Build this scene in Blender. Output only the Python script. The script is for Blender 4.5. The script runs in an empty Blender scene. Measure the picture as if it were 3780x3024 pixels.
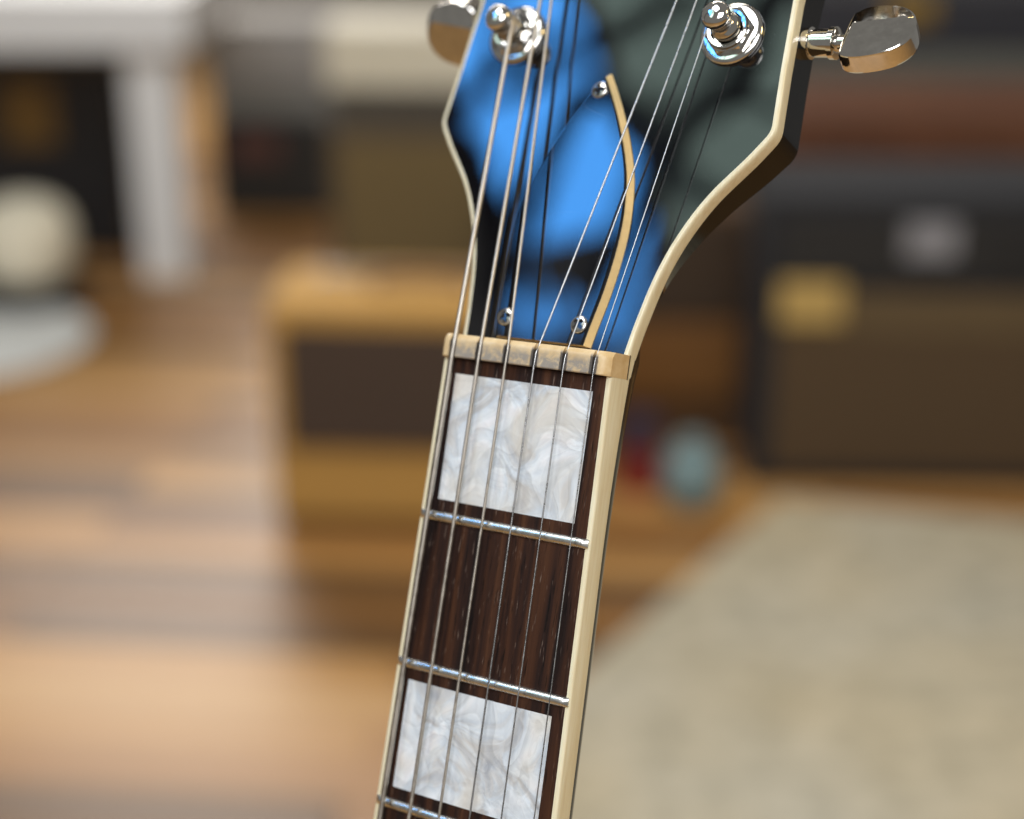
import bpy, bmesh, math, random
from mathutils import Vector, Matrix
random.seed(7)
scene = bpy.context.scene
col = scene.collection

# ------------------------------------------------------------------ camera
PITCH = math.radians(22.0)
CAM = Vector((0.0, 0.0, 1.25))
cp, sp = math.cos(PITCH), math.sin(PITCH)
CW = Matrix(((1, 0, 0), (0, sp, -cp), (0, cp, sp)))          # camera axes in the world
cam_data = bpy.data.cameras.new("camera")
cam = bpy.data.objects.new("camera", cam_data)
col.objects.link(cam)
cam.matrix_world = Matrix.Translation(CAM) @ CW.to_4x4()
cam_data.sensor_width = 36.0
cam_data.lens = 6005.8 / 3780.0 * 36.0
cam_data.clip_start = 0.02
cam_data.clip_end = 60.0
cam_data.dof.use_dof = True
cam_data.dof.aperture_fstop = 5.2
cam_data.dof.focus_distance = 0.341
cam_data.dof.aperture_blades = 0
scene.camera = cam

# ------------------------------------------------------------------ world + lamps
world = bpy.data.worlds.new("World")
scene.world = world
world.use_nodes = True
bg = world.node_tree.nodes["Background"]
bg.inputs[0].default_value = (0.62, 0.60, 0.56, 1)
bg.inputs[1].default_value = 0.30


def lamp(name, loc, target, sx, sy, radiance, color, roll=0.0, spread=None):
    """Rectangular area lamp given by the radiance of its face."""
    d = bpy.data.lights.new(name, 'AREA')
    d.shape = 'RECTANGLE'
    d.size, d.size_y = sx, sy
    d.color = color
    d.energy = radiance * math.pi * sx * sy
    if spread:
        d.spread = spread
    o = bpy.data.objects.new(name, d)
    col.objects.link(o)
    q = (Vector(target) - Vector(loc)).to_track_quat('-Z', 'Y')
    o.matrix_world = Matrix.Translation(loc) @ q.to_matrix().to_4x4() @ Matrix.Rotation(roll, 4, 'Z')
    return o


GT = (0.0, 0.33, 1.15)
BLUE = (0.065, 0.37, 1.0)
D1 = Vector((0.0, 0.903, 0.430))      # slope of the upper edge of the blue sky seen in the left window
D2 = Vector((0.0, 0.430, -0.903))


def pane(name, y, z, along, width, height, radiance, color, x=-2.2):
    """Lamp facing into the room from the left wall; y, z is its centre and along its long axis."""
    d = bpy.data.lights.new(name, 'AREA')
    d.shape = 'RECTANGLE'
    d.size, d.size_y = width, height
    d.color = color
    d.energy = radiance * math.pi * width * height
    o = bpy.data.objects.new(name, d)
    col.objects.link(o)
    ax = Vector((0, along[0], along[1])).normalized()
    zz = Vector((-1, 0, 0))
    yy = zz.cross(ax)
    o.matrix_world = Matrix.Translation((x, y, z)) @ Matrix((ax, yy, zz)).transposed().to_4x4()
    return o


c_ = Vector((0, -0.10, 3.16)) + D1 * 0.40 + D2 * 0.185
pane("sky_pane", c_.y, c_.z, (0.903, 0.430), 0.80, 0.36, 11.5, BLUE)
pane("sky_strip", -0.130, 3.005, (0.35, 0.937), 0.30, 0.06, 10, BLUE)
pane("sky_gap", -0.030, 2.765, (0.9, 0.5), 0.11, 0.06, 10, BLUE)
pane("sky_gap_low", -0.095, 2.82, (0.3, 0.9), 0.07, 0.05, 8, BLUE)
GREEN = (0.70, 1.0, 0.88)
c_ = Vector((0, -0.12, 3.285)) + D1 * 0.25 - D2 * 0.33
pane("pale_window", c_.y, c_.z, (0.903, 0.430), 1.10, 0.60, 1.35, GREEN, -2.3)
pane("pale_window_side", -0.50, 3.02, (0, 1), 0.80, 0.46, 2.0, GREEN, -2.3)
lamp("fret_fill", (-2.3, 0.0, 5.35), GT, 1.8, 1.3, 10.0, (0.95, 0.98, 1.0))  # unseen lamp added high on the left to whiten the frets
# unseen soft key lamp added behind and above the camera for overall light
lamp("key_fill", (-0.35, -1.5, 2.75), GT, 1.5, 1.1, 8.5, (0.98, 0.98, 1.0))
# warm ceiling lamp on the right
lamp("ceiling_lamp", (1.5, -0.2, 2.3), GT, 0.5, 0.5, 10.0, (1.0, 0.74, 0.34))
lamp("background_fill", (0.2, 1.7, 2.7), (0.2, 3.0, 0), 1.6, 1.2, 6.8, (1.0, 0.93, 0.82))  # unseen lamp added to brighten the background and its front faces
# daylight from the far left of the shop, glancing off the floor
lamp("far_window", (-1.15, 6.2, 2.5), (-0.6, 1.8, 0.3), 2.2, 2.0, 8.2, (1.0, 0.93, 0.85))

scene.view_settings.view_transform = 'Standard'
scene.view_settings.look = 'None'
scene.view_settings.exposure = 0.0
scene.view_settings.gamma = 1.0
scene.view_settings.use_curve_mapping = False
scene.cycles.use_denoising = True

# ------------------------------------------------------------------ materials


def new_mat(name):
    m = bpy.data.materials.new(name)
    m.use_nodes = True
    nt = m.node_tree
    b = nt.nodes["Principled BSDF"]
    return m, nt, b


def N(nt, t, **kw):
    n = nt.nodes.new(t)
    for k, v in kw.items():
        setattr(n, k, v)
    return n


def mapping(nt, scale, coord='Object'):
    tc = N(nt, 'ShaderNodeTexCoord')
    mp = N(nt, 'ShaderNodeMapping')
    mp.inputs['Scale'].default_value = scale
    nt.links.new(tc.outputs[coord], mp.inputs['Vector'])
    return mp


def noise(nt, vec, scale=1.0, detail=3.0, rough=0.5, dist=0.0):
    n = N(nt, 'ShaderNodeTexNoise')
    n.inputs['Scale'].default_value = scale
    n.inputs['Detail'].default_value = detail
    n.inputs['Roughness'].default_value = rough
    n.inputs['Distortion'].default_value = dist
    nt.links.new(vec, n.inputs['Vector'])
    return n.outputs['Fac']


def ramp(nt, fac, stops):
    r = N(nt, 'ShaderNodeValToRGB')
    e = r.color_ramp.elements
    while len(e) < len(stops):
        e.new(0.5)
    for s, (p, c) in zip(e, stops):
        s.position = p
        s.color = (*c, 1) if len(c) == 3 else c
    nt.links.new(fac, r.inputs[0])
    return r.outputs[0]


def math_node(nt, op, a, b=None):
    n = N(nt, 'ShaderNodeMath', operation=op)
    for i, x in enumerate((a, b)):
        if x is None:
            continue
        if isinstance(x, (int, float)):
            n.inputs[i].default_value = x
        else:
            nt.links.new(x, n.inputs[i])
    return n.outputs[0]


def mix(nt, fac, a, b, blend='MIX'):
    n = N(nt, 'ShaderNodeMix', data_type='RGBA', blend_type=blend)
    for i, x in ((0, fac), (6, a), (7, b)):
        if isinstance(x, (int, float)):
            n.inputs[i].default_value = x
        elif isinstance(x, tuple):
            n.inputs[i].default_value = (*x, 1)
        else:
            nt.links.new(x, n.inputs[i])
    return n.outputs[2]


def bump(nt, b, height, strength, dist):
    n = N(nt, 'ShaderNodeBump')
    n.inputs['Strength'].default_value = strength
    n.inputs['Distance'].default_value = dist
    nt.links.new(height, n.inputs['Height'])
    nt.links.new(n.outputs[0], b.inputs['Normal'])


def plain(name, c, rough=0.5, metal=0.0, var=0.12, scale=30.0, ior=1.5):
    """Flat colour with a little grain."""
    m, nt, b = new_mat(name)
    v = mapping(nt, (scale,) * 3).outputs[0]
    f = noise(nt, v, 1.0, 5.0, 0.6)
    lo = tuple(x * (1 - var) for x in c)
    hi = tuple(min(1, x * (1 + var)) for x in c)
    nt.links.new(ramp(nt, f, [(0.3, lo), (0.7, hi)]), b.inputs['Base Color'])
    b.inputs['Roughness'].default_value = rough
    b.inputs['Metallic'].default_value = metal
    b.inputs['IOR'].default_value = ior
    return m


def lacquer(name, wav, ior=1.75, wsc=0.03, hairs=0.0):
    m, nt, b = new_mat(name)
    b.inputs['Base Color'].default_value = (0.004, 0.004, 0.005, 1)
    b.inputs['IOR'].default_value = ior
    v = mapping(nt, (1000,) * 3).outputs[0]
    # fine dust and wipe marks
    dust = noise(nt, v, 2.6, 2.0, 0.5)
    spk = ramp(nt, dust, [(0.70, (0, 0, 0)), (0.78, (1, 1, 1))])
    smear = noise(nt, mapping(nt, (300, 90, 300)).outputs[0], 1.0, 3.0, 0.6)
    hair = math_node(nt, 'ABSOLUTE', math_node(nt, 'SUBTRACT', noise(nt, v, 0.05, 0.5, 0.5, 2.0), 0.5))
    hair = ramp(nt, hair, [(0.0, (1, 1, 1)), (0.0045, (0, 0, 0))])
    gate = ramp(nt, noise(nt, v, 0.06, 2.0, 0.5), [(0.52, (0, 0, 0)), (0.62, (1, 1, 1))])
    wear = math_node(nt, 'ADD', math_node(nt, 'MULTIPLY', spk, 0.14), math_node(nt, 'MULTIPLY', math_node(nt, 'MULTIPLY', hair, gate), hairs))
    nt.links.new(mix(nt, wear, (0.004, 0.004, 0.005), (0.3, 0.32, 0.34)), b.inputs['Base Color'])
    nt.links.new(ramp(nt, smear, [(0.35, (0.008,) * 3), (0.8, (0.035,) * 3)]), b.inputs['Roughness'])
    h = noise(nt, v, wsc, 1.0, 0.4)
    bump(nt, b, h, 1.0, wav)
    return m


M = {}
M['lacquer'] = lacquer('black_lacquer', 0.00022)
M['cover_top'] = lacquer('black_gloss_plastic', 0.00010, hairs=0.16)
M['neck_black'] = lacquer('black_neck_lacquer', 0.00004, 1.33)


def binding_mat():
    m, nt, b = new_mat('cream_binding')
    v = mapping(nt, (900, 60, 900)).outputs[0]
    f = noise(nt, v, 1.0, 4.0, 0.6)
    c = ramp(nt, f, [(0.25, (0.72, 0.62, 0.40)), (0.55, (0.82, 0.75, 0.53)), (0.8, (0.87, 0.82, 0.64))])
    nt.links.new(c, b.inputs['Base Color'])
    b.inputs['Roughness'].default_value = 0.28
    b.inputs['Subsurface Weight'].default_value = 0.08
    b.inputs['Subsurface Radius'].default_value = (0.001, 0.0007, 0.0004)
    b.inputs['Subsurface Scale'].default_value = 1.0
    return m


M['binding'] = binding_mat()
M['cover_cream'] = plain('cover_cream_layer', (0.80, 0.60, 0.30), 0.3, var=0.06, scale=700)


def rosewood():
    m, nt, b = new_mat('rosewood')
    v1 = mapping(nt, (260, 9, 260)).outputs[0]
    f = noise(nt, v1, 1.0, 5.0, 0.6, 0.5)
    c1 = ramp(nt, f, [(0.33, (0.006, 0.004, 0.004)), (0.46, (0.022, 0.009, 0.006)), (0.58, (0.050, 0.019, 0.009)), (0.75, (0.095, 0.040, 0.018))])
    v2 = mapping(nt, (2200, 150, 2200)).outputs[0]
    p = noise(nt, v2, 1.0, 2.0, 0.5)
    pore = ramp(nt, p, [(0.30, (0, 0, 0)), (0.40, (1, 1, 1))])
    c2 = mix(nt, 0.75, c1, pore, 'MULTIPLY')
    pale = ramp(nt, noise(nt, mapping(nt, (2600, 210, 2600)).outputs[0], 1.0, 2.0, 0.5), [(0.66, (0, 0, 0)), (0.75, (1, 1, 1))])
    c3 = mix(nt, math_node(nt, 'MULTIPLY', pale, 0.5), c2, (0.30, 0.22, 0.17))
    nt.links.new(c3, b.inputs['Base Color'])
    b.inputs['Roughness'].default_value = 0.55
    b.inputs['Specular IOR Level'].default_value = 0.2
    bump(nt, b, p, 0.35, 0.0001)
    return m


M['rosewood'] = rosewood()


def pearl(name, seed):
    m, nt, b = new_mat(name)
    mp = mapping(nt, (1000,) * 3)
    mp.inputs['Location'].default_value = (seed * 13.1, seed * 7.7, seed)
    v = mp.outputs[0]
    # swirl the coordinates, then look up smooth clouds and thin curved folds
    n = N(nt, 'ShaderNodeTexNoise')
    n.inputs['Scale'].default_value = 0.075
    n.inputs['Detail'].default_value = 0.5
    nt.links.new(v, n.inputs['Vector'])
    vm = N(nt, 'ShaderNodeVectorMath', operation='MULTIPLY_ADD')
    nt.links.new(n.outputs['Color'], vm.inputs[0])
    vm.inputs[1].default_value = (16, 16, 16)
    nt.links.new(v, vm.inputs[2])
    w = vm.outputs[0]
    a = noise(nt, w, 0.10, 2.6, 0.48, 0.9)
    tone = ramp(nt, a, [(0.30, (0.58, 0.61, 0.65)), (0.42, (0.74, 0.74, 0.73)), (0.50, (0.80, 0.86, 0.91)), (0.60, (0.92, 0.97, 1.0)), (0.72, (0.99, 0.99, 1.0))])
    r = noise(nt, w, 0.10, 0.0, 0.5, 1.0)
    rid = math_node(nt, 'ABSOLUTE', math_node(nt, 'SUBTRACT', r, 0.5))
    line = ramp(nt, rid, [(0.0, (1, 1, 1)), (0.025, (0, 0, 0))])
    tone = mix(nt, math_node(nt, 'MULTIPLY', line, 0.45), tone, (0.93, 0.96, 0.97))
    # overlapping flakes: soft ramps that end in a crisp curved edge
    fl = math_node(nt, 'FRACT', math_node(nt, 'MULTIPLY', noise(nt, w, 0.06, 0.6, 0.4, 1.1), 6.0))
    tone = mix(nt, 0.50, tone, ramp(nt, fl, [(0.0, (0.66, 0.67, 0.68)), (0.45, (0.86, 0.88, 0.90)), (0.93, (1, 1, 1)), (0.99, (0.70, 0.70, 0.70))]), 'MULTIPLY')
    fl2 = math_node(nt, 'FRACT', math_node(nt, 'MULTIPLY', noise(nt, w, 0.15, 0.8, 0.4, 1.8), 4.0))
    tone = mix(nt, 0.34, tone, ramp(nt, fl2, [(0.0, (0.70, 0.72, 0.75)), (0.85, (1, 1, 1)), (0.96, (0.80, 0.78, 0.76))]), 'MULTIPLY')
    fine = noise(nt, w, 0.5, 3.0, 0.6, 1.5)
    tone = mix(nt, 0.28, tone, ramp(nt, fine, [(0.35, (0.74, 0.75, 0.77)), (0.62, (1, 1, 1))]), 'MULTIPLY')
    warm = noise(nt, w, 0.07, 1.0)
    tone = mix(nt, ramp(nt, warm, [(0.54, (0, 0, 0)), (0.70, (0.55,) * 3)]), tone, (0.74, 0.67, 0.55))
    nt.links.new(tone, b.inputs['Base Color'])
    b.inputs['Roughness'].default_value = 0.38
    b.inputs['Metallic'].default_value = 0.12
    b.inputs['Coat Weight'].default_value = 0.4
    b.inputs['Coat Roughness'].default_value = 0.10
    hh = math_node(nt, 'ADD', math_node(nt, 'ADD', a, math_node(nt, 'MULTIPLY', rid, -0.6)), math_node(nt, 'MULTIPLY', fl, 0.12))
    bump(nt, b, hh, 0.5, 0.0016)
    return m


M['pearl'] = pearl('pearloid', 1.0)
M['pearl_b'] = pearl('pearloid_second', 4.3)


def bone():
    m, nt, b = new_mat('bone_nut')
    tc = N(nt, 'ShaderNodeTexCoord')
    sep = N(nt, 'ShaderNodeSeparateXYZ')
    nt.links.new(tc.outputs['Object'], sep.inputs[0])
    v = mapping(nt, (1000, 1000, 1000)).outputs[0]
    base = ramp(nt, noise(nt, v, 0.35, 4, 0.6), [(0.3, (0.66, 0.46, 0.22)), (0.7, (0.80, 0.62, 0.36))])
    spots = noise(nt, v, 0.55, 6, 0.72, 0.6)
    # graphite and finger grime rubbed over the front two thirds between the slots
    yy = math_node(nt, 'MULTIPLY', sep.outputs['Y'], 1000.0)
    m1 = ramp(nt, math_node(nt, 'MULTIPLY', yy, 0.2), [(0.45, (1, 1, 1)), (0.85, (0, 0, 0))])
    ax = math_node(nt, 'ABSOLUTE', math_node(nt, 'MULTIPLY', sep.outputs['X'], 1000.0))
    m2 = ramp(nt, math_node(nt, 'MULTIPLY', ax, 1 / 22.0), [(0.80, (1, 1, 1)), (0.90, (0, 0, 0))])
    st = ramp(nt, spots, [(0.36, (0.25,) * 3), (0.56, (1, 1, 1))])
    f = math_node(nt, 'MULTIPLY', math_node(nt, 'MULTIPLY', m1, m2), st)
    c = mix(nt, math_node(nt, 'MULTIPLY', f, 0.85), base, (0.25, 0.245, 0.24))
    # grime and groove shade painted dark in and around each string slot
    xm = math_node(nt, 'ADD', math_node(nt, 'MULTIPLY', sep.outputs['X'], 1000.0), 18.05 + 3.61 + 72.2)
    dx = math_node(nt, 'ABSOLUTE', math_node(nt, 'SUBTRACT', math_node(nt, 'MODULO', xm, 7.22), 3.61))
    dx = math_node(nt, 'ADD', dx, math_node(nt, 'MULTIPLY', math_node(nt, 'SUBTRACT', spots, 0.5), 1.1))
    g = ramp(nt, dx, [(0.80, (1, 1, 1)), (1.30, (0, 0, 0))])
    g = math_node(nt, 'MULTIPLY', g, ramp(nt, math_node(nt, 'MULTIPLY', yy, 0.2), [(0.72, (1, 1, 1)), (0.9, (0, 0, 0))]))
    c = mix(nt, math_node(nt, 'MULTIPLY', g, 0.88), c, (0.05, 0.05, 0.055))
    nt.links.new(c, b.inputs['Base Color'])
    b.inputs['Roughness'].default_value = 0.38
    bump(nt, b, spots, 0.2, 0.0002)
    return m


M['bone'] = bone()


def metal(name, c, rough, ns=0.0, sc=400.0):
    m, nt, b = new_mat(name)
    b.inputs['Metallic'].default_value = 1.0
    v = mapping(nt, (sc,) * 3).outputs[0]
    f = noise(nt, v, 1.0, 4, 0.6)
    nt.links.new(ramp(nt, f, [(0.25, tuple(x * 0.82 for x in c)), (0.75, c)]), b.inputs['Base Color'])
    nt.links.new(ramp(nt, f, [(0.3, (rough * 0.7,) * 3), (0.8, (rough * 1.6,) * 3)]), b.inputs['Roughness'])
    if ns:
        bump(nt, b, f, ns, 0.0002)
    return m


M['chrome'] = metal('nickel_chrome', (0.82, 0.80, 0.76), 0.07)
M['fret'] = metal('fret_nickel', (0.80, 0.80, 0.77), 0.27, 0.1)
M['screw'] = metal('screw_steel', (0.70, 0.66, 0.60), 0.2)
M['recess'] = plain('shaded_recess', (0.012, 0.010, 0.009), 0.7)  # shade of the screw cross put into a near-black colour
M['wound'] = metal('wound_string', (0.58, 0.53, 0.46), 0.42)
M['steel'] = metal('plain_string', (0.50, 0.50, 0.50), 0.28)

# ------------------------------------------------------------------ mesh helpers


def link(name, bm, mats, parent=None, smooth=True, angle=40):
    me = bpy.data.meshes.new(name)
    bmesh.ops.recalc_face_normals(bm, faces=bm.faces)
    bm.to_mesh(me)
    bm.free()
    for m in (mats if isinstance(mats, (list, tuple)) else [mats]):
        me.materials.append(m)
    if smooth:
        me.polygons.foreach_set('use_smooth', [True] * len(me.polygons))
        me.set_sharp_from_angle(angle=math.radians(angle))
    o = bpy.data.objects.new(name, me)
    col.objects.link(o)
    if parent:
        o.parent = parent
    return o


def empty(name, loc=(0, 0, 0), rz=0.0):
    o = bpy.data.objects.new(name, None)
    col.objects.link(o)
    o.location = loc
    o.rotation_euler = (0, 0, rz)
    return o


def tag(o, label=None, cat=None, group=None, kind=None):
    if label:
        o['label'] = label
    if cat:
        o['category'] = cat
    if group:
        o['group'] = group
    if kind:
        o['kind'] = kind
    return o


def loft(bm, rings, closed=True, caps=True):
    """Skin a list of equally long point rings."""
    vs = [[bm.verts.new(p) for p in r] for r in rings]
    n = len(rings[0])
    for a, b in zip(vs, vs[1:]):
        for i in range(n if closed else n - 1):
            j = (i + 1) % n
            bm.faces.new((a[i], a[j], b[j], b[i]))
    if caps and closed:
        bm.faces.new(vs[0])
        bm.faces.new(list(reversed(vs[-1])))
    return vs


def tube(bm, path, radius, seg=8, caps=True):
    pts = [Vector(p) for p in path]
    rings = []
    up = Vector((0.31, 0.17, 0.93)).normalized()
    for i, p in enumerate(pts):
        a = pts[max(i - 1, 0)]
        b = pts[min(i + 1, len(pts) - 1)]
        t = (b - a).normalized()
        s = t.cross(up)
        if s.length < 1e-6:
            s = t.cross(Vector((1, 0, 0)))
        s.normalize()
        u = s.cross(t).normalized()
        up = u
        r = radius(i) if callable(radius) else radius
        rings.append([p + r * (math.cos(k * 2 * math.pi / seg) * s + math.sin(k * 2 * math.pi / seg) * u) for k in range(seg)])
    loft(bm, rings, True, caps)


def lathe(bm, prof, M4=Matrix.Identity(4), seg=32, nside=None):
    """Spin (radius, height) pairs round z."""
    rings = []
    for r, h in prof:
        ring = []
        for k in range(seg):
            a = 2 * math.pi * k / seg
            rr = r
            if nside:
                sect = math.pi / nside
                q = (a % (2 * sect)) - sect
                rr = min(r, nside_ap / math.cos(q)) if r > nside_ap else r
            ring.append(M4 @ Vector((rr * math.cos(a), rr * math.sin(a), h)))
        rings.append(ring)
    loft(bm, rings)


def box(bm, x0, x1, y0, y1, z0, z1, bev=0.0):
    r = bmesh.ops.create_cube(bm, size=1.0, matrix=Matrix.Translation(((x0 + x1) / 2, (y0 + y1) / 2, (z0 + z1) / 2)) @ Matrix.Diagonal((x1 - x0, y1 - y0, z1 - z0, 1)))
    if bev:
        es = list({e for v in r['verts'] for e in v.link_edges})
        bmesh.ops.bevel(bm, geom=es, offset=bev, segments=2, affect='EDGES', profile=0.6)


def interp(tab, x):
    if x <= tab[0][0]:
        return tab[0][1]
    for (a, ya), (b, yb) in zip(tab, tab[1:]):
        if x <= b:
            t = (x - a) / (b - a)
            return ya + (yb - ya) * t
    return tab[-1][1]


def spline(tab, x):
    """Catmull-Rom through a table."""
    n = len(tab)
    for i in range(n - 1):
        if tab[i][0] <= x <= tab[i + 1][0]:
            x0, y0 = tab[i]
            x1, y1 = tab[i + 1]
            h = x1 - x0
            m0 = (y1 - tab[i - 1][1]) / (x1 - tab[i - 1][0]) if i > 0 else (y1 - y0) / h
            m1 = (tab[i + 2][1] - y0) / (tab[i + 2][0] - x0) if i < n - 2 else (y1 - y0) / h
            t = (x - x0) / h
            return ((2 * t ** 3 - 3 * t ** 2 + 1) * y0 + (t ** 3 - 2 * t ** 2 + t) * h * m0 + (-2 * t ** 3 + 3 * t ** 2) * y1 + (t ** 3 - t ** 2) * h * m1)
    return tab[0][1] if x < tab[0][0] else tab[-1][1]


# ------------------------------------------------------------------ the setting
def pix(u, v):
    d = CW @ Vector(((u - 1078) / 3422.0, -(v - 862.5) / 3422.0, -1.0))
    return d


def floor_at(u, v, z=0.0):
    d = pix(u, v)
    return CAM + d * ((z - CAM.z) / d.z)


def at_y(u, v, y):
    d = pix(u, v)
    return CAM + d * (y / d.y)


def wood_floor():
    m, nt, b = new_mat('floor_wood')
    oi = N(nt, 'ShaderNodeObjectInfo')
    v = mapping(nt, (2.5, 40, 40)).outputs[0]
    g = noise(nt, v, 1.0, 4, 0.6)
    c = ramp(nt, oi.outputs['Random'], [(0.0, (0.13, 0.068, 0.028)), (0.22, (0.25, 0.118, 0.036)), (0.5, (0.37, 0.18, 0.052)), (0.8, (0.48, 0.26, 0.085)), (1.0, (0.53, 0.31, 0.12))])
    c = mix(nt, 0.5, c, ramp(nt, g, [(0.3, (0.6, 0.6, 0.6)), (0.7, (1, 1, 1))]), 'MULTIPLY')
    nt.links.new(c, b.inputs['Base Color'])
    b.inputs['Roughness'].default_value = 0.40
    return m


M['floor'] = wood_floor()
bm = bmesh.new()
box(bm, -6, 6, -3, 9, -0.12, -0.012)
floor = tag(link('floor', bm, M['floor'], smooth=False), kind='structure')
PW, PL = 0.09, 1.25
bm = bmesh.new()
box(bm, 0.001, PL - 0.001, 0.001, PW - 0.001, -0.02, 0.0, 0.0012)
plank0 = None
PA = math.radians(-5)
for r in range(46):
    y = 1.2 + r * PW
    half_w = 0.34 * (y + 0.6) + 0.2
    x = -half_w - (r * 0.47 % 1) * PL
    while x < half_w:
        if plank0 is None:
            o = plank0 = link('plank', bm, M['floor'], floor, smooth=False)
        else:
            o = plank0.copy()
            col.objects.link(o)
        o.location = (x * math.cos(PA) - (y - 2.5) * math.sin(PA), 2.5 + (y - 2.5) * math.cos(PA) + x * math.sin(PA), 0)
        o.rotation_euler = (0, 0, PA)
        x += PL
bm = bmesh.new()
box(bm, -6, 6, 7.6, 7.8, -0.1, 3.6)
tag(link('wall', bm, plain('wall_paint', (0.34, 0.33, 0.31), 0.8, scale=4), smooth=False), kind='structure')

# ------------------------------------------------------------------ rug
m, nt, b = new_mat('rug_weave')
v = mapping(nt, (1, 1, 1)).outputs[0]
f1 = noise(nt, v, 21.0, 2, 0.5)
f2 = noise(nt, v, 2.2, 3, 0.5)
c = ramp(nt, f2, [(0.35, (0.45, 0.42, 0.34)), (0.65, (0.49, 0.42, 0.29))])
c = mix(nt, 0.5, c, ramp(nt, f1, [(0.40, (0.52, 0.53, 0.50)), (0.60, (1, 1, 1))]), 'MULTIPLY')
nt.links.new(c, b.inputs['Base Color'])
b.inputs['Roughness'].default_value = 0.95
bump(nt, b, noise(nt, v, 160, 2, 0.5), 0.6, 0.004)
A = floor_at(1640, 1062)
B = floor_at(1235, 1420)
Cc = floor_at(2300, 1122)
e1 = (B - A).normalized()
e2 = (Cc - A).normalized()
P = [A, A + e2 * 1.9, A + e2 * 1.9 + e1 * 1.7, A + e1 * 1.7]
bm = bmesh.new()
loft(bm, [[p + Vector((0, 0, 0.002)) for p in P], [p + Vector((0, 0, 0.012)) for p in P]])
tag(link('area_rug', bm, m, smooth=False), 'flat beige woven rug lying on the wooden floor at lower right', 'rug')

# ------------------------------------------------------------------ background things
TW = plain('tweed_cloth', (0.46, 0.26, 0.065), 0.8, scale=120, var=0.2)
GR = plain('brown_grille_cloth', (0.060, 0.038, 0.026), 0.9, scale=200, var=0.25)
BK = plain('black_vinyl', (0.012, 0.012, 0.014), 0.5, scale=150)
NV = plain('dark_navy_vinyl', (0.011, 0.012, 0.016), 0.9, scale=150)
GO = plain('gold_panel', (0.46, 0.31, 0.10), 0.45, scale=60)
OL = plain('olive_tan_grille_cloth', (0.135, 0.095, 0.038), 0.9, scale=150)
CR = plain('cream_vinyl', (0.55, 0.52, 0.42), 0.6, scale=60)
WH = plain('white_paint', (0.74, 0.77, 0.80), 0.4, scale=20, var=0.04)
BR = plain('brown_grille', (0.075, 0.045, 0.020), 0.9, scale=200, var=0.2)
RW = plain('red_brown_wood', (0.115, 0.045, 0.022), 0.45, scale=15, var=0.25)
OW = plain('orange_brown_wood', (0.075, 0.036, 0.013), 0.5, scale=15, var=0.25)
SV = plain('silver_patch', (0.26, 0.26, 0.29), 0.5, metal=0.2)
TE = plain('teal_glaze', (0.17, 0.26, 0.28), 0.3, scale=20)
RD = plain('red_paint', (0.24, 0.025, 0.025), 0.4, scale=20)
GY = plain('grey_cloth', (0.20, 0.20, 0.19), 0.8, scale=40)
PG = plain('pale_grey_wool', (0.68, 0.70, 0.69), 0.9, scale=30)


def part(name, mat, parent, x0, x1, y0, y1, z0, z1, bev=0.0):
    bm_ = bmesh.new()
    box(bm_, x0, x1, y0, y1, z0, z1, bev)
    return link(name, bm_, mat, parent, smooth=False)


# small tweed combo amplifier
p0 = floor_at(582, 1105)
W_ = 0.50
amp = tag(empty('small_amplifier', (p0.x, p0.y, 0), math.radians(-4)), 'small golden tweed combo amplifier with dark brown grille on the wooden floor', 'amplifier')
part('cabinet', TW, amp, 0, W_, 0.0, 0.24, 0.012, 0.405, 0.012)
part('grille', GR, amp, 0.028, W_ - 0.028, -0.006, 0.004, 0.150, 0.368, 0.002)
part('control_panel', plain('brown_panel', (0.10, 0.05, 0.02), 0.4), amp, 0.06, W_ - 0.06, 0.15, 0.20, 0.402, 0.409, 0.001)
bm = bmesh.new()
tube(bm, [(0.17, 0.10, 0.405), (0.18, 0.10, 0.425), (0.25, 0.10, 0.432), (0.32, 0.10, 0.425), (0.33, 0.10, 0.405)], 0.009, 8)
link('handle', bm, plain('leather_handle', (0.16, 0.07, 0.03), 0.6), amp)
for fx in (0.05, W_ - 0.05):
    for fy in (0.04, 0.20):
        part('foot', BK, amp, fx - 0.015, fx + 0.015, fy - 0.015, fy + 0.015, 0.0, 0.0135)

# olive cabinet behind it with a cream head on top
p0 = at_y(700, 560, 3.25)
cab = tag(empty('speaker_cabinet', (p0.x, p0.y, 0), math.radians(-3)), 'olive tan speaker cabinet standing behind the tweed amplifier', 'speaker cabinet')
part('cabinet', plain('brown_vinyl', (0.07, 0.05, 0.03), 0.6), cab, 0, 0.62, 0, 0.3, 0, 0.555, 0.008)
part('grille', OL, cab, 0.02, 0.60, -0.006, 0.004, 0.03, 0.525, 0.002)
hd = tag(empty('amplifier_head', (p0.x + 0.0, p0.y + 0.02, 0.555), math.radians(-3)), 'cream topped amplifier head sitting on the olive speaker cabinet', 'amplifier')
part('front_panel', plain('dark_olive_panel', (0.055, 0.05, 0.04), 0.5), hd, 0.01, 0.61, -0.004, 0.20, 0.0, 0.065, 0.003)
part('cabinet', CR, hd, 0, 0.62, 0, 0.22, 0.067, 0.19, 0.008)

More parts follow.
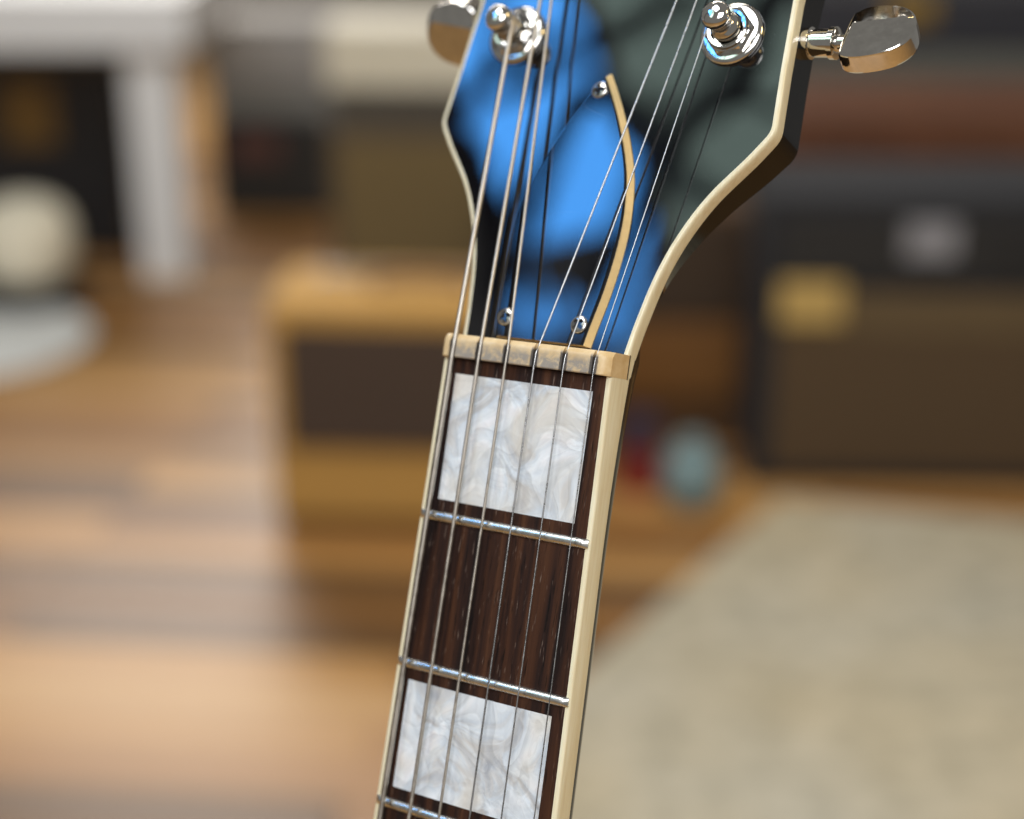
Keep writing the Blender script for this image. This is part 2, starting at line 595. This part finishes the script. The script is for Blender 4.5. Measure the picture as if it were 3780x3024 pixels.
# white table with legs, things under and beside it
p0 = floor_at(425, 590)
wt = tag(empty('white_table', (p0.x, p0.y, 0)), 'white painted table with thick square legs at far left', 'table')
part('table_top', WH, wt, -1.35, 0.02, -0.05, 0.65, 0.585, 0.72, 0.006)
for lx in (-0.15, -1.28):
    for ly in (0.0, 0.50):
        part('leg', WH, wt, lx - ly * 0.3, lx + 0.12 - ly * 0.3, ly, ly + 0.09, 0.0, 0.585, 0.004)
dk = tag(empty('storage_trunk', (p0.x - 1.05, p0.y + 0.22, 0)), 'black storage trunk with ochre patch under the white table', 'trunk')
part('body', BK, dk, 0, 0.82, 0, 0.24, 0, 0.50, 0.01)
part('label_patch', plain('ochre_patch', (0.18, 0.10, 0.02), 0.6), dk, 0.52, 0.66, -0.004, 0.002, 0.30, 0.46, 0.001)
part('side_panel', plain('slate_blue_panel', (0.05, 0.07, 0.10), 0.6), dk, 0.22, 0.40, -0.004, 0.002, 0.16, 0.34, 0.001)
q = at_y(52, 500, 3.80)
st = empty('round_pouf', (q.x, q.y, 0.0))
bm = bmesh.new()
lathe(bm, [(0.0, 0.062), (0.085, 0.062), (0.112, 0.09), (0.118, 0.15), (0.112, 0.205), (0.09, 0.24), (0.05, 0.258), (0.0, 0.264)], seg=28)
link('cushion', bm, plain('cream_fabric', (0.78, 0.74, 0.60), 0.8, scale=12, var=0.2), st)
bm = bmesh.new()
lathe(bm, [(0.0, 0.0), (0.13, 0.0), (0.135, 0.02), (0.115, 0.06), (0.0, 0.06)], seg=28)
link('base', bm, plain('black_disc', (0.012, 0.012, 0.013), 0.7), st)  # low black disc below the cushion
tag(st, 'cream round pouf over a low black disc in front of the white table', 'pouf')
bm = bmesh.new()
lathe(bm, [(0.0, 0.003), (0.262, 0.003), (0.268, 0.009), (0.255, 0.014), (0.0, 0.014)], seg=48)
q2 = floor_at(0, 722)
rr_ = link('round_rug', bm, PG)
rr_.location = (q2.x - 0.06, q2.y, 0)
tag(rr_, 'pale grey round rug on the floor just before the cream pouf', 'rug')

# black cabinet in the middle distance
p0 = floor_at(455, 452)
bc = tag(empty('black_cabinet', (p0.x, p0.y, 0)), 'black amplifier cabinet between white table leg and olive cabinet', 'amplifier')
part('cabinet', BK, bc, 0, 0.40, 0, 0.3, 0, 0.27, 0.008)
part('grille', plain('charcoal_grille', (0.03, 0.028, 0.026), 0.9), bc, 0.02, 0.38, -0.005, 0.003, 0.02, 0.25, 0.001)
part('badge', plain('dull_red_badge', (0.11, 0.045, 0.035), 0.6), bc, 0.06, 0.20, -0.009, -0.004, 0.16, 0.24, 0.001)
gb = tag(empty('grey_case', (p0.x + 0.0, p0.y + 0.03, 0.27)), 'grey gig case lying on the black cabinet', 'case')
part('shell', GY, gb, 0, 0.36, 0, 0.25, 0, 0.11, 0.02)
part('lid', plain('pale_grey_lid', (0.32, 0.31, 0.30), 0.7), gb, -0.005, 0.365, -0.005, 0.255, 0.112, 0.28, 0.02)

# large combo amplifier on the right
p0 = floor_at(1572, 1022)
la = tag(empty('large_amplifier', (p0.x, p0.y, 0), math.radians(-2)), 'large dark combo amplifier with brown grille and gold plate on the right', 'amplifier')
part('cabinet', NV, la, 0, 0.72, 0, 0.30, 0.0, 0.545, 0.01)
part('grille', BR, la, 0.035, 0.685, -0.006, 0.004, 0.035, 0.375, 0.002)
part('upper_band', plain('dark_tan_band', (0.10, 0.065, 0.028), 0.8), la, 0.035, 0.685, -0.008, 0.003, 0.300, 0.372, 0.001)
part('control_panel', BK, la, 0.03, 0.69, -0.007, 0.004, 0.40, 0.515, 0.002)
part('gold_plate', GO, la, 0.035, 0.148, -0.014, -0.006, 0.318, 0.396, 0.004)
part('silver_patch', SV, la, 0.245, 0.335, -0.014, -0.006, 0.440, 0.503, 0.004)  # small silver-grey patch on the control panel
for k in range(4):
    bm = bmesh.new()
    lathe(bm, [(0.0, 0.0), (0.014, 0.0), (0.012, 0.016), (0.0, 0.016)], Matrix.Translation((0.43 + 0.06 * k, -0.007, 0.455)) @ Matrix.Rotation(math.radians(90), 4, 'X'), seg=16)
    link('knob', bm, BK, la)

# low wooden sideboard behind it
p0 = at_y(1690, 335, 3.5)
sb = tag(empty('sideboard', (p0.x - 0.25, 3.5, 0)), 'long red-brown wooden sideboard behind the large dark amplifier', 'sideboard')
part('top_board', RW, sb, 0, 1.5, -0.02, 0.4, 0.425, 0.525, 0.004)
part('body', plain('near_black_wood', (0.012, 0.008, 0.006), 0.6), sb, 0.03, 1.47, 0.0, 0.38, 0.0, 0.425)
gx = tag(empty('grey_cabinet', (p0.x - 0.1, 4.3, 0)), 'grey green speaker cabinet seen above the sideboard', 'speaker cabinet')
part('cabinet', plain('grey_green_cloth', (0.15, 0.15, 0.13), 0.9), gx, 0, 1.4, 0, 0.3, 0, 0.52, 0.01)
part('top_rail', plain('dark_slate_rail', (0.035, 0.036, 0.045), 0.5), gx, 0.0, 1.4, 0.0, 0.28, 0.522, 0.68, 0.01)
part('badge', plain('ochre_badge', (0.30, 0.18, 0.03), 0.6), gx, 0.44, 0.56, -0.006, 0.001, 0.60, 0.672, 0.002)

# narrow wooden cabinet between the neck and the large amplifier
p0 = floor_at(1300, 935)
wc = tag(empty('wooden_cabinet', (p0.x, p0.y, 0)), 'dark brown wooden cabinet between guitar neck and large amplifier', 'cabinet')
part('body', OW, wc, -0.25, 0.245, 0, 0.3, 0.0, 0.47, 0.004)
part('drawer', plain('orange_wood_drawer', (0.15, 0.065, 0.015), 0.5, scale=15), wc, -0.23, 0.225, -0.008, 0.002, 0.10, 0.25, 0.003)
part('door', plain('dark_brown_door', (0.035, 0.020, 0.011), 0.5, scale=15), wc, -0.23, 0.225, -0.008, 0.002, 0.262, 0.455, 0.003)
q = floor_at(1455, 1072)
bm = bmesh.new()
lathe(bm, [(0.0, 0.0), (0.034, 0.0), (0.052, 0.03), (0.055, 0.062), (0.042, 0.10), (0.026, 0.115), (0.028, 0.125), (0.0, 0.125)], seg=24)
jar = link('teal_jar', bm, TE)
jar.location = (q.x, q.y + 0.02, 0)
tag(jar, 'small round pale teal jar on the floor beside the large amplifier', 'jar')
q = floor_at(1345, 1040)
tin = empty('red_tin', (q.x, q.y + 0.03, 0))
bm = bmesh.new()
lathe(bm, [(0.0, 0.0), (0.038, 0.0), (0.038, 0.085), (0.0, 0.085)], seg=20)
link('can', bm, RD, tin)
bm = bmesh.new()
lathe(bm, [(0.0, 0.086), (0.0385, 0.086), (0.036, 0.14), (0.0, 0.143)], seg=20)
link('lid', bm, plain('plum_lid', (0.05, 0.035, 0.06), 0.4), tin)
tag(tin, 'red tin with plum lid on the floor right behind the neck', 'tin')

# branching blockers added out of frame before the blue panes, mirrored in the glossy headstock
BKW = plain('blocker_dark', (0.015, 0.013, 0.011), 0.9)
blocker = tag(empty('reflection_blocker', (-2.14, 0.2, 0.0)), 'dark branching blockers added before the sky panes, mirrored in the glossy headstock', 'blocker')


def blocker_tube(name, pts__, r0, r1):
    bm_ = bmesh.new()
    n = len(pts__) - 1
    tube(bm_, [(dx, y - 0.2, z) for dx, y, z in pts__], lambda i: r0 + (r1 - r0) * i / n, 8)
    return link(name, bm_, BKW, blocker)


blocker_tube('trunk', [(-0.1, 0.95, 0.0), (-0.1, 0.90, 1.2), (-0.05, 0.80, 2.2), (0, 0.62, 2.62), (0, 0.42, 2.80), (0, 0.26, 2.845), (0, 0.10, 2.80), (0, 0.02, 2.70)], 0.08, 0.04)  # added blocker for the dark wedge in the reflection
blocker_tube('blocker_limb', [(0, 0.05, 2.74), (0, 0.10, 2.85), (0, 0.135, 2.94), (0, 0.17, 3.05), (0, 0.20, 3.16), (0, 0.17, 3.225), (0, 0.06, 3.265)], 0.022, 0.050)
blocker_tube('blocker_limb', [(0, 0.40, 2.80), (0, 0.335, 2.92), (0, 0.325, 3.05), (0, 0.30, 3.19), (0, 0.26, 3.30), (0, 0.22, 3.42), (0, 0.20, 3.60)], 0.026, 0.030)
blocker_tube('blocker_limb', [(0, -0.10, 2.86), (0, -0.05, 3.05), (0, 0.005, 3.22), (0, 0.005, 3.33), (0, -0.01, 3.5), (0, 0.06, 3.7), (0, 0.10, 3.95)], 0.03, 0.05)
blocker_tube('blocker_twig', [(0, 0.0, 3.26), (0, -0.10, 3.24), (0, -0.2, 3.30), (0, -0.32, 3.42)], 0.032, 0.02)
blocker_tube('blocker_twig', [(0, 0.325, 3.05), (0, 0.40, 3.10), (0, 0.50, 3.22)], 0.016, 0.012)
blocker_tube('blocker_twig', [(0, -0.01, 3.46), (0, -0.12, 3.56), (0, -0.2, 3.75)], 0.022, 0.012)

# ------------------------------------------------------------------ the guitar (built in millimetres, x across, y towards the headstock, z out of the fretboard)
RM = Matrix(((0.8332697425, 0.1397054779, -0.5349242149), (-0.1195338410, 0.9901865228, 0.0724038048), (0.5397899564, 0.0036096462, 0.8417920013)))
TV = Vector((2.58087, 9.37947, -350.36665))
guitar = bpy.data.objects.new('electric_guitar', None)
col.objects.link(guitar)
guitar.matrix_world = Matrix.Translation(CAM + CW @ (TV / 1000)) @ (CW @ RM).to_4x4()
tag(guitar, 'black electric guitar neck and headstock with pearl block inlays and cream binding', 'guitar')
MM = 0.001


def mmv(x, y, z):
    return Vector((x * MM, y * MM, z * MM))


HW, TP, BT = 21.50, 0.01750, 1.16
S0, TS, ZN = 18.05, 0.01352, 1.80
YEND = -260.0
IR = 2.307e-3


def half(y):
    return HW + TP * (-y if y < 0 else 0)


def zc(x):
    return -x * x / 2 * IR


def fret_y(n):
    return -(628.0 - 628.0 * 2 ** (-n / 12))


# fretboard
bm = bmesh.new()
rings = []
for k in range(31):
    y = YEND * k / 30
    w = half(y) - BT
    top = [mmv(w * (i / 8 - 1), y, zc(w * (i / 8 - 1))) for i in range(17)]
    rings.append(top + [mmv(w, y, -6.5), mmv(-w, y, -6.5)])
loft(bm, rings)
link('fretboard', bm, M['rosewood'], guitar)

# fretboard binding, one strip a side, running on under the nut
for s in (-1, 1):
    bm = bmesh.new()
    rings = []
    for y in [5.2, 0.6, 0.0, -6, -14, -24, -36] + [YEND * k / 10 for k in range(2, 11)]:
        w = half(y)
        xi = w - BT
        zt = zc(w)
        bot = -6.15 - interp([(-36, 0.0), (-24, 0.25), (-10, 1.1), (0, 2.1), (5.2, 3.2)], y)
        top = 0.0 if y <= 0.0 else -7.1 + 0.6
        if y > 0:
            pr = [(xi, -7.05), (w, -7.05), (w + 0.01, -7.2), (w + 0.01, -7.4), (w + 0.02, bot - 0.3), (w, bot), (xi, bot)]
        else:
            pr = [(xi, zc(xi) + 0.01), (w - 0.45, zc(w - 0.45) + 0.01), (w - 0.13, zt - 0.12), (w, zt - 0.45), (w + 0.02, bot + 0.3), (w, bot), (xi, bot)]
        rings.append([mmv(s * a, y, b) for a, b in pr])
    loft(bm, rings)
    link('binding', bm, M['binding'], guitar, angle=60)

# neck shaft
bm = bmesh.new()
rings = []
for y in [22, 14, 8, 4, 0, -6, -14, -24, -36] + [YEND * k / 10 for k in range(2, 11)]:
    w = half(y) - 0.12 if y <= 4 else half(0) - 0.12 - (y - 4) * 0.25
    bot = -6.15 - interp([(-36, 0.0), (-24, 0.25), (-10, 1.1), (0, 2.1), (5.2, 3.2)], y) + 0.02
    if y > 5.2:
        bot = -9.4 - (y - 5) * 0.22
    dep = 13.6 + interp([(-40, 0.0), (-15, 1.2), (0, 3.2), (6, 3.6)], y)
    prof = []
    for k in range(25):
        t = math.pi * k / 24
        cx = math.cos(t)
        prof.append((w * math.copysign(abs(cx) ** 0.9, cx), bot - dep * math.sin(t) ** 1.18))
    rings.append([mmv(a, y, b) for a, b in prof])
loft(bm, rings)
link('neck', bm, M['neck_black'], guitar)

# inlays
for i, (ya, yb, mt) in enumerate([(-3.5, -31.5, 'pearl'), (-72.1, -96.2, 'pearl_b'), (-133.5, -153.0, 'pearl')]):
    bm = bmesh.new()
    rings = []
    NS = 14
    for k in range(NS + 1):
        y = ya + (yb - ya) * k / NS
        w = interp([(-160, 20.2), (-96, 18.95), (-72, 18.75), (-31.5, 17.65), (-3.5, 17.65)], y)
        rings.append([mmv(w * (j / 8 - 1), y, zc(w * (j / 8 - 1)) + 0.035) for j in range(17)] + [mmv(w, y, -1.6), mmv(-w, y, -1.6)])
    loft(bm, rings)
    link('pearl_inlay', bm, M[mt], guitar)

# frets
for n in range(1, 7):
    y0 = fret_y(n)
    L = half(y0) - 0.42
    bm = bmesh.new()
    rings = []
    xs = [-1 + 2 * k / 28 for k in range(29)]
    xs = [-L, -L + 0.35, -L + 0.8] + [x * (L - 1.1) for x in xs] + [L - 0.8, L - 0.35, L]
    for x in xs:
        e = L - abs(x)
        hgt = 1.05 * min(1.0, 0.35 + e / 1.0 * 0.65) if e < 1.0 else 1.05
        wd = 1.12 * (0.86 + 0.14 * min(1, e / 0.6))
        ring = [mmv(x, y0 + wd * math.cos(math.pi * k / 10), zc(x) - 0.02 + (0.12 if 0 < k < 10 else 0) + (hgt - 0.12) * math.sin(math.pi * k / 10)) for k in range(11)]
        ring += [mmv(x, y0 - wd, zc(x) - 0.6), mmv(x, y0 + wd, zc(x) - 0.6)]
        rings.append(ring)
    loft(bm, rings)
    link('fret', bm, M['fret'], guitar)

# nut: a profile across the neck with a slot under each string, swept along the neck
SLOT = [S0 * k for k in (-1, -0.6, -0.2, 0.2, 0.6, 1)]
DIA = [1.17, 0.92, 0.68, 0.45, 0.36, 0.28]
SLW = [d * 0.5 + 0.24 for d in DIA]


def nut_top(x, y):
    z = zc(x) + 2.15
    # rolled back edge and ends
    if y > 3.6:
        z -= ((y - 3.6) / 1.6) ** 2 * 1.1
    e = 21.55 - abs(x)
    if e < 2.1:
        z -= (1 - e / 2.1) ** 2 * 1.5
    return z


xs = [-21.55, -21.3, -20.9, -20.3, -19.6]
for c_, sw in zip(SLOT, SLW):
    xs += [c_ - sw - 0.5, c_ - sw, c_ - sw + 0.02, c_, c_ + sw - 0.02, c_ + sw, c_ + sw + 0.5, c_ + 3.6]
xs = [x for x in xs if x < 19.4] + [19.6, 20.3, 20.9, 21.3, 21.55]
xs = sorted(set(round(x, 3) for x in xs))
bm = bmesh.new()
rings = []
for y in [0.02, 0.25, 1.0, 2.0, 3.0, 3.6, 4.1, 4.6, 5.0, 5.15]:
    ring = []
    for x in xs:
        z = nut_top(x, y)
        if y < 0.1:
            z -= 0.22
        for c_, sw in zip(SLOT, SLW):
            if abs(x - c_) < sw - 0.005:
                z = min(z, zc(c_) + ZN - 0.35 - y * 0.10)
        ring.append(mmv(x, y, z))
    ring += [mmv(21.55, y, -7.0), mmv(-21.55, y, -7.0)]
    rings.append(ring)
loft(bm, rings)
link('nut', bm, M['bone'], guitar, angle=35)

bm = bmesh.new()
box(bm, -21.60 * MM, 21.60 * MM, -0.03 * MM, 5.22 * MM, -7.34 * MM, -6.98 * MM)
link('nut_glue_line', bm, plain('dark_glue', (0.03, 0.018, 0.010), 0.6), guitar, smooth=False)

# ---------------- headstock frame
TH, Z0 = 0.1999, -6.303
cn, sn = math.cos(TH), math.sin(TH)


def hs(u, v, dz=0.0):
    return mmv(u, 5 + v * cn + dz * sn, Z0 - v * sn + dz * cn)


HSM = Matrix(((1, 0, 0, 0), (0, cn, sn, 5 * MM), (0, -sn, cn, Z0 * MM), (0, 0, 0, 1)))
CURVE = [(0.2, 20.38), (5.4, 20.95), (10.4, 21.7), (15.8, 22.65), (21.2, 24.0), (26.3, 25.75), (32.6, 28.65), (37.8, 31.8), (42.3, 35.3), (45.8, 38.1), (49.6, 40.8)]
rows = [(0.2 + 49.4 * k / 40, spline(CURVE, 0.2 + 49.4 * k / 40)) for k in range(41)]
rows += [(50.6, 41.45), (51.4, 41.85), (52.1, 42.05), (53.0, 42.1), (54.2, 42.02), (57, 41.8), (66, 41.1), (82, 40.2), (100, 40.4), (120, 41.6), (140, 43.5), (155, 44.5)]


def offset_rows(rows, d):
    out = []
    for i, (v, w) in enumerate(rows):
        a = rows[max(i - 1, 0)]
        b = rows[min(i + 1, len(rows) - 1)]
        tv, tw = b[0] - a[0], b[1] - a[1]
        l = math.hypot(tv, tw)
        out.append((v - tw / l * d, w + tv / l * d))
    return out


def slab(bm, ra, za, rb, zb, caps=(True, True)):
    """Symmetric slab between outline ra at height za and outline rb at height zb."""
    fz = (lambda v_, z_: z_(v_) if callable(z_) else z_)
    A_ = [[bm.verts.new(hs(s * w, v, fz(v, za))) for s in (-1, 1)] for v, w in ra]
    B_ = [[bm.verts.new(hs(s * w, v, fz(v, zb))) for s in (-1, 1)] for v, w in rb]
    for X, use in ((A_, caps[0]), (B_, caps[1])):
        if use:
            for p, q_ in zip(X, X[1:]):
                bm.faces.new((p[0], p[1], q_[1], q_[0]))
    for s in (0, 1):
        for i in range(len(ra) - 1):
            bm.faces.new((A_[i][s], A_[i + 1][s], B_[i + 1][s], B_[i][s]))
    bm.faces.new((A_[0][0], A_[0][1], B_[0][1], B_[0][0]))
    bm.faces.new((A_[-1][0], A_[-1][1], B_[-1][1], B_[-1][0]))


outer = offset_rows(rows, 1.15)
bm = bmesh.new()
slab(bm, rows, 0.0, rows, -4.0)
link('headstock_face', bm, M['lacquer'], guitar, angle=20)
bm = bmesh.new()
BK_T = [(0, -5.6), (10, -5.9), (20, -6.8), (32, -8.8), (42, -11.0), (50, -12.4), (60, -12.6), (200, -12.6)]
low = [(v_, w_ - interp([(0, 1.9), (12, 1.6), (34, 0.0)], v_)) for v_, w_ in outer]
slab(bm, outer, -3.55, low, lambda v_: interp(BK_T, v_), (True, False))
slab(bm, low, lambda v_: interp(BK_T, v_), offset_rows(low, -1.6), lambda v_: interp(BK_T, v_) - 1.0, (False, True))
link('headstock', bm, M['neck_black'], guitar, angle=20)
for s in (-1, 1):
    bm = bmesh.new()
    rings = []
    for (v0, w0), (v1, w1) in zip(rows, outer):
        def P_(t, dz):
            return hs(s * (w0 + (w1 - w0) * t), v0 + (v1 - v0) * t, dz)
        rings.append([P_(0, -3.5), P_(0, 0.03), P_(0.45, 0.06), P_(0.78, -0.08), P_(0.97, -0.45), P_(1.02, -0.9), P_(1.02, -3.3), P_(0.99, -3.5)])
    loft(bm, rings)
    link('headstock_binding', bm, M['binding'], guitar, angle=60)

# truss rod cover: cream layer with black plate on top
CV = [(0.7, 12.15), (4, 12.55), (12.7, 13.85), (21.4, 14.5), (28.9, 14.4), (35.8, 13.45), (40.8, 12.25), (47.1, 9.8), (54.7, 6.1), (61.2, 2.35), (64.4, 0.25)]
crow = [(0.7 + 63.7 * k / 44, max(0.12, spline(CV, 0.7 + 63.7 * k / 44)) - 0.0) for k in range(45)]


def inset(rw, d):
    r = offset_rows(rw, -d)
    out = []
    lim = rw[-1][0] - d * 1.6
    for (v, w), (v0, w0) in zip(r, rw):
        v = v0 if v0 < 2 else v
        out.append((min(v, lim), max(w, 0.05)))
    out[0] = (rw[0][0] - 0.02, out[0][1])
    return out


bm = bmesh.new()
slab(bm, crow, 0.04, inset(crow, 0.95), 1.75)
cover = link('truss_rod_cover', bm, M['cover_cream'], guitar, angle=25)
tag(cover, 'cream edge layer of the black truss rod cover')
bm = bmesh.new()
slab(bm, inset(crow, 1.0), 1.72, inset(crow, 1.0), lambda v_: 1.95 + 0.0022 * v_, (False, False))
slab(bm, inset(crow, 1.0), lambda v_: 1.95 + 0.0022 * v_, inset(crow, 1.45), lambda v_: 2.35 + 0.0022 * v_, (False, True))
link('cover_plate', bm, M['cover_top'], cover, angle=15)


def screw_mesh():
    bm_ = bmesh.new()
    R_, n = 1.95, 30
    grid, cut = {}, {}
    for i in range(n + 1):
        for j in range(n + 1):
            x, y = -R_ + 2 * R_ * i / n, -R_ + 2 * R_ * j / n
            m_ = max(abs(x), abs(y))
            r = math.hypot(x, y)
            if r > 1e-6:
                x, y = x * m_ / r, y * m_ / r
                r = m_
            z = 0.35 + 0.38 * math.sqrt(max(0, 1 - (r / R_) ** 2))
            if (abs(x) < 0.46 and abs(y) < 1.3) or (abs(y) < 0.46 and abs(x) < 1.3):
                z -= 0.75
            cut[i, j] = (abs(x) < 0.46 and abs(y) < 1.3) or (abs(y) < 0.46 and abs(x) < 1.3)
            grid[i, j] = bm_.verts.new((x * MM, y * MM, z * MM))
    for i in range(n):
        for j in range(n):
            f_ = bm_.faces.new((grid[i, j], grid[i + 1, j], grid[i + 1, j + 1], grid[i, j + 1]))
            if sum(cut[q__] for q__ in ((i, j), (i + 1, j), (i + 1, j + 1), (i, j + 1))) >= 3:
                f_.material_index = 1
    rim = [grid[i, 0] for i in range(n)] + [grid[n, j] for j in range(n)] + [grid[i, n] for i in range(n, 0, -1)] + [grid[0, j] for j in range(n, 0, -1)]
    low = [bm_.verts.new((v_.co.x, v_.co.y, -0.1 * MM)) for v_ in rim]
    for i in range(len(rim)):
        j = (i + 1) % len(rim)
        bm_.faces.new((rim[i], rim[j], low[j], low[i]))
    return bm_


for k, (u, v_, a) in enumerate([(-9.6, 5.0, 25), (9.3, 5.0, 50), (-0.2, 59.3, 10)]):
    o = link('screw', screw_mesh(), [M['screw'], M['recess']], cover, angle=30)
    o.matrix_local = HSM @ Matrix.Translation((u * MM, v_ * MM, (2.35 + 0.0022 * v_) * MM)) @ Matrix.Rotation(math.radians(a), 4, 'Z')

# ---------------- tuning machines
nside_ap = 5.0 * MM


def sc(pr):
    return [(a * MM, b * MM) for a, b in pr]


def tuner(side, v_):
    base = HSM @ Matrix.Translation((side * 27.83 * MM, v_ * MM, 0))
    bm_ = bmesh.new()
    lathe(bm_, sc([(0.0, 0.0), (3.3, 0.0), (3.3, 4.6), (3.15, 4.9), (2.6, 5.2), (2.05, 5.9), (1.95, 6.6), (2.1, 7.3), (2.7, 7.9), (3.1, 8.4), (3.25, 9.0), (3.2, 9.7), (2.95, 10.25), (2.4, 10.7), (1.4, 11.0), (0.5, 11.08), (0.0, 11.1)]), base, 36)
    post = link('tuning_machine', bm_, M['chrome'], guitar, angle=50)
    bm_ = bmesh.new()
    lathe(bm_, sc([(4.0, 0.02), (7.0, 0.02), (7.3, 0.25), (7.25, 0.7), (6.9, 1.05), (6.2, 1.25), (4.0, 1.15)]), base, 48)
    link('washer', bm_, M['chrome'], post, angle=60)
    bm_ = bmesh.new()
    lathe(bm_, sc([(3.75, 0.9), (5.78, 0.9), (5.78, 2.3), (5.3, 2.75), (4.9, 2.85), (4.75, 3.3), (4.4, 3.45), (3.85, 3.4), (3.6, 2.6), (3.6, 0.9)]), base @ Matrix.Rotation(math.radians(12), 4, 'Z'), 48, nside=6)
    link('hex_nut', bm_, M['chrome'], post, angle=25)
    # shaft and button leave the side of the headstock
    ax = HSM @ Matrix.Translation((side * (38.0 if side > 0 else 30.2) * MM, (v_ + (1.6 if side > 0 else 3.4)) * MM, -7.3 * MM)) @ Matrix.Rotation(math.radians(90) * side, 4, 'Y')
    bm_ = bmesh.new()
    lathe(bm_, sc([(0.0, 0.0), (3.5, 0.0), (3.5, 5.2), (2.9, 5.4), (2.9, 5.9), (3.05, 6.0), (3.05, 9.6), (3.5, 9.7), (3.55, 10.9), (3.2, 11.1), (1.9, 11.2), (1.9, 13.4), (0.0, 13.4)]), ax, 32)
    link('shaft', bm_, M['chrome'], post, angle=40)
    # kidney shaped button: outline in its own plane, thick rim, shallow ridge across the face
    out = []
    for k in range(72):
        a = 2 * math.pi * k / 72
        ca, sa = math.cos(a), math.sin(a)
        x = 8.6 + 8.4 * math.copysign(abs(ca) ** 0.8, ca)
        y = 7.8 * math.copysign(abs(sa) ** 0.82, sa)
        if x < 2.3:
            x = 2.3 + (x - 2.3) * 0.18
        if x < 9:
            x += 0.13 * y * (9 - x) / 6.7
        out.append((x, y * (1.0 - 0.012 * (x - 8.6))))
    Bm = HSM @ Matrix.Translation((side * (49.3 if side > 0 else 41.5) * MM, (v_ + (1.6 if side > 0 else 3.4)) * MM, -7.3 * MM)) @ Matrix.Rotation(math.radians(-22 if side > 0 else 38), 4, 'X') @ Matrix.Rotation(math.radians(9 * side), 4, 'Z')
    bm_ = bmesh.new()
    T = 2.6

    def ring(scale, z):
        return [Bm @ Vector((side * (8.6 + (x - 8.6) * scale) * MM, y * scale * MM, (z + 0.0) * MM)) for x, y in out]
    rs = [ring(0.0001, -T), ring(0.5, -T), ring(0.9, -T), ring(0.965, -T + 0.25), ring(0.99, -T + 0.7), ring(1.0, 0.0), ring(0.995, T - 0.5), ring(0.985, T - 0.2), ring(0.96, T - 0.02), ring(0.94, T)]
    for q_ in (0.6, 0.3, 0.0):
        rs.append([Bm @ Vector((side * (8.6 + (x - 8.6) * (0.72 + 0.22 * q_)) * MM, (2.2 + (y * 0.94 - 2.2) * q_) * MM, (T + 0.75 * (1 - q_)) * MM)) for x, y in out])
    loft(bm_, rs, True, False)
    bmesh.ops.remove_doubles(bm_, verts=bm_.verts, dist=0.004 * MM)
    link('button', bm_, M['chrome'], post, angle=7)
    return post


for side in (-1, 1):
    for v_ in (73.9, 114.5, 144.0):
        tuner(side, v_)

# ---------------- strings
TOPS = [None, (-20.2, 80.2, 5.6), (-17.0, 80.2, 5.9), (15.6, 79.6, 5.9), (20.3, 79.6, 5.6), None]
for i in range(6):
    k = (-1, -0.6, -0.2, 0.2, 0.6, 1)[i]
    r = DIA[i] / 2
    xb = k * (S0 + TS * -YEND)
    pts_ = [mmv(xb, YEND, zc(xb) + ZN + 0.0064 * -YEND), mmv(k * S0, 0.0, zc(k * S0) + ZN), mmv(k * S0, 3.0, zc(k * S0) + ZN - 0.15)]
    if TOPS[i] is None:
        side = -1 if i == 0 else 1
        cu, cv_ = side * 27.83, 73.9
        rw = 2.15 + r
        turns = 3.2 if i == 0 else 2.5
        # tangent on the inner side of the post, then wind down and round it
        a0 = math.pi if side > 0 else 0.0
        for q_ in range(int(turns * 16)):
            a = a0 + (-side) * 2 * math.pi * q_ / 16
            rr = rw + (0.9 * max(0, 1 - abs(6.4 - (7.0 - 2.6 * q_ / (turns * 16))) / 1.2) * 0)
            h_ = 7.15 - 2.0 * q_ / (turns * 16)
            pts_.append(hs(cu + rr * math.cos(a), cv_ + rr * math.sin(a), h_))
    else:
        u, v_, dz = TOPS[i]
        p3 = hs(u, v_, dz)
        d = (p3 - pts_[-1])
        pts_.append(p3)
        pts_.append(pts_[-2] + d * (1.46 if i in (1, 4) else 1.80))
    bm = bmesh.new()
    if i < 3:
        # wound string: real windings over the length in view
        path, rad = [], []
        pitch = 0.00011 + r * MM * 0.5
        for a, b_ in zip(pts_, pts_[1:]):
            n = max(1, int((b_ - a).length / (pitch / 2)))
            for q_ in range(n):
                path.append(a.lerp(b_, q_ / n))
        path.append(pts_[-1])
        rad = [r * MM * (1.0 if q_ % 2 else 0.94) for q_ in range(len(path))]
        tube(bm, path, lambda q_: rad[q_], 7)
        link('string', bm, M['wound'], guitar, angle=180)
    else:
        tube(bm, pts_, r * MM, 8)
        link('string', bm, M['steel'], guitar, angle=60)
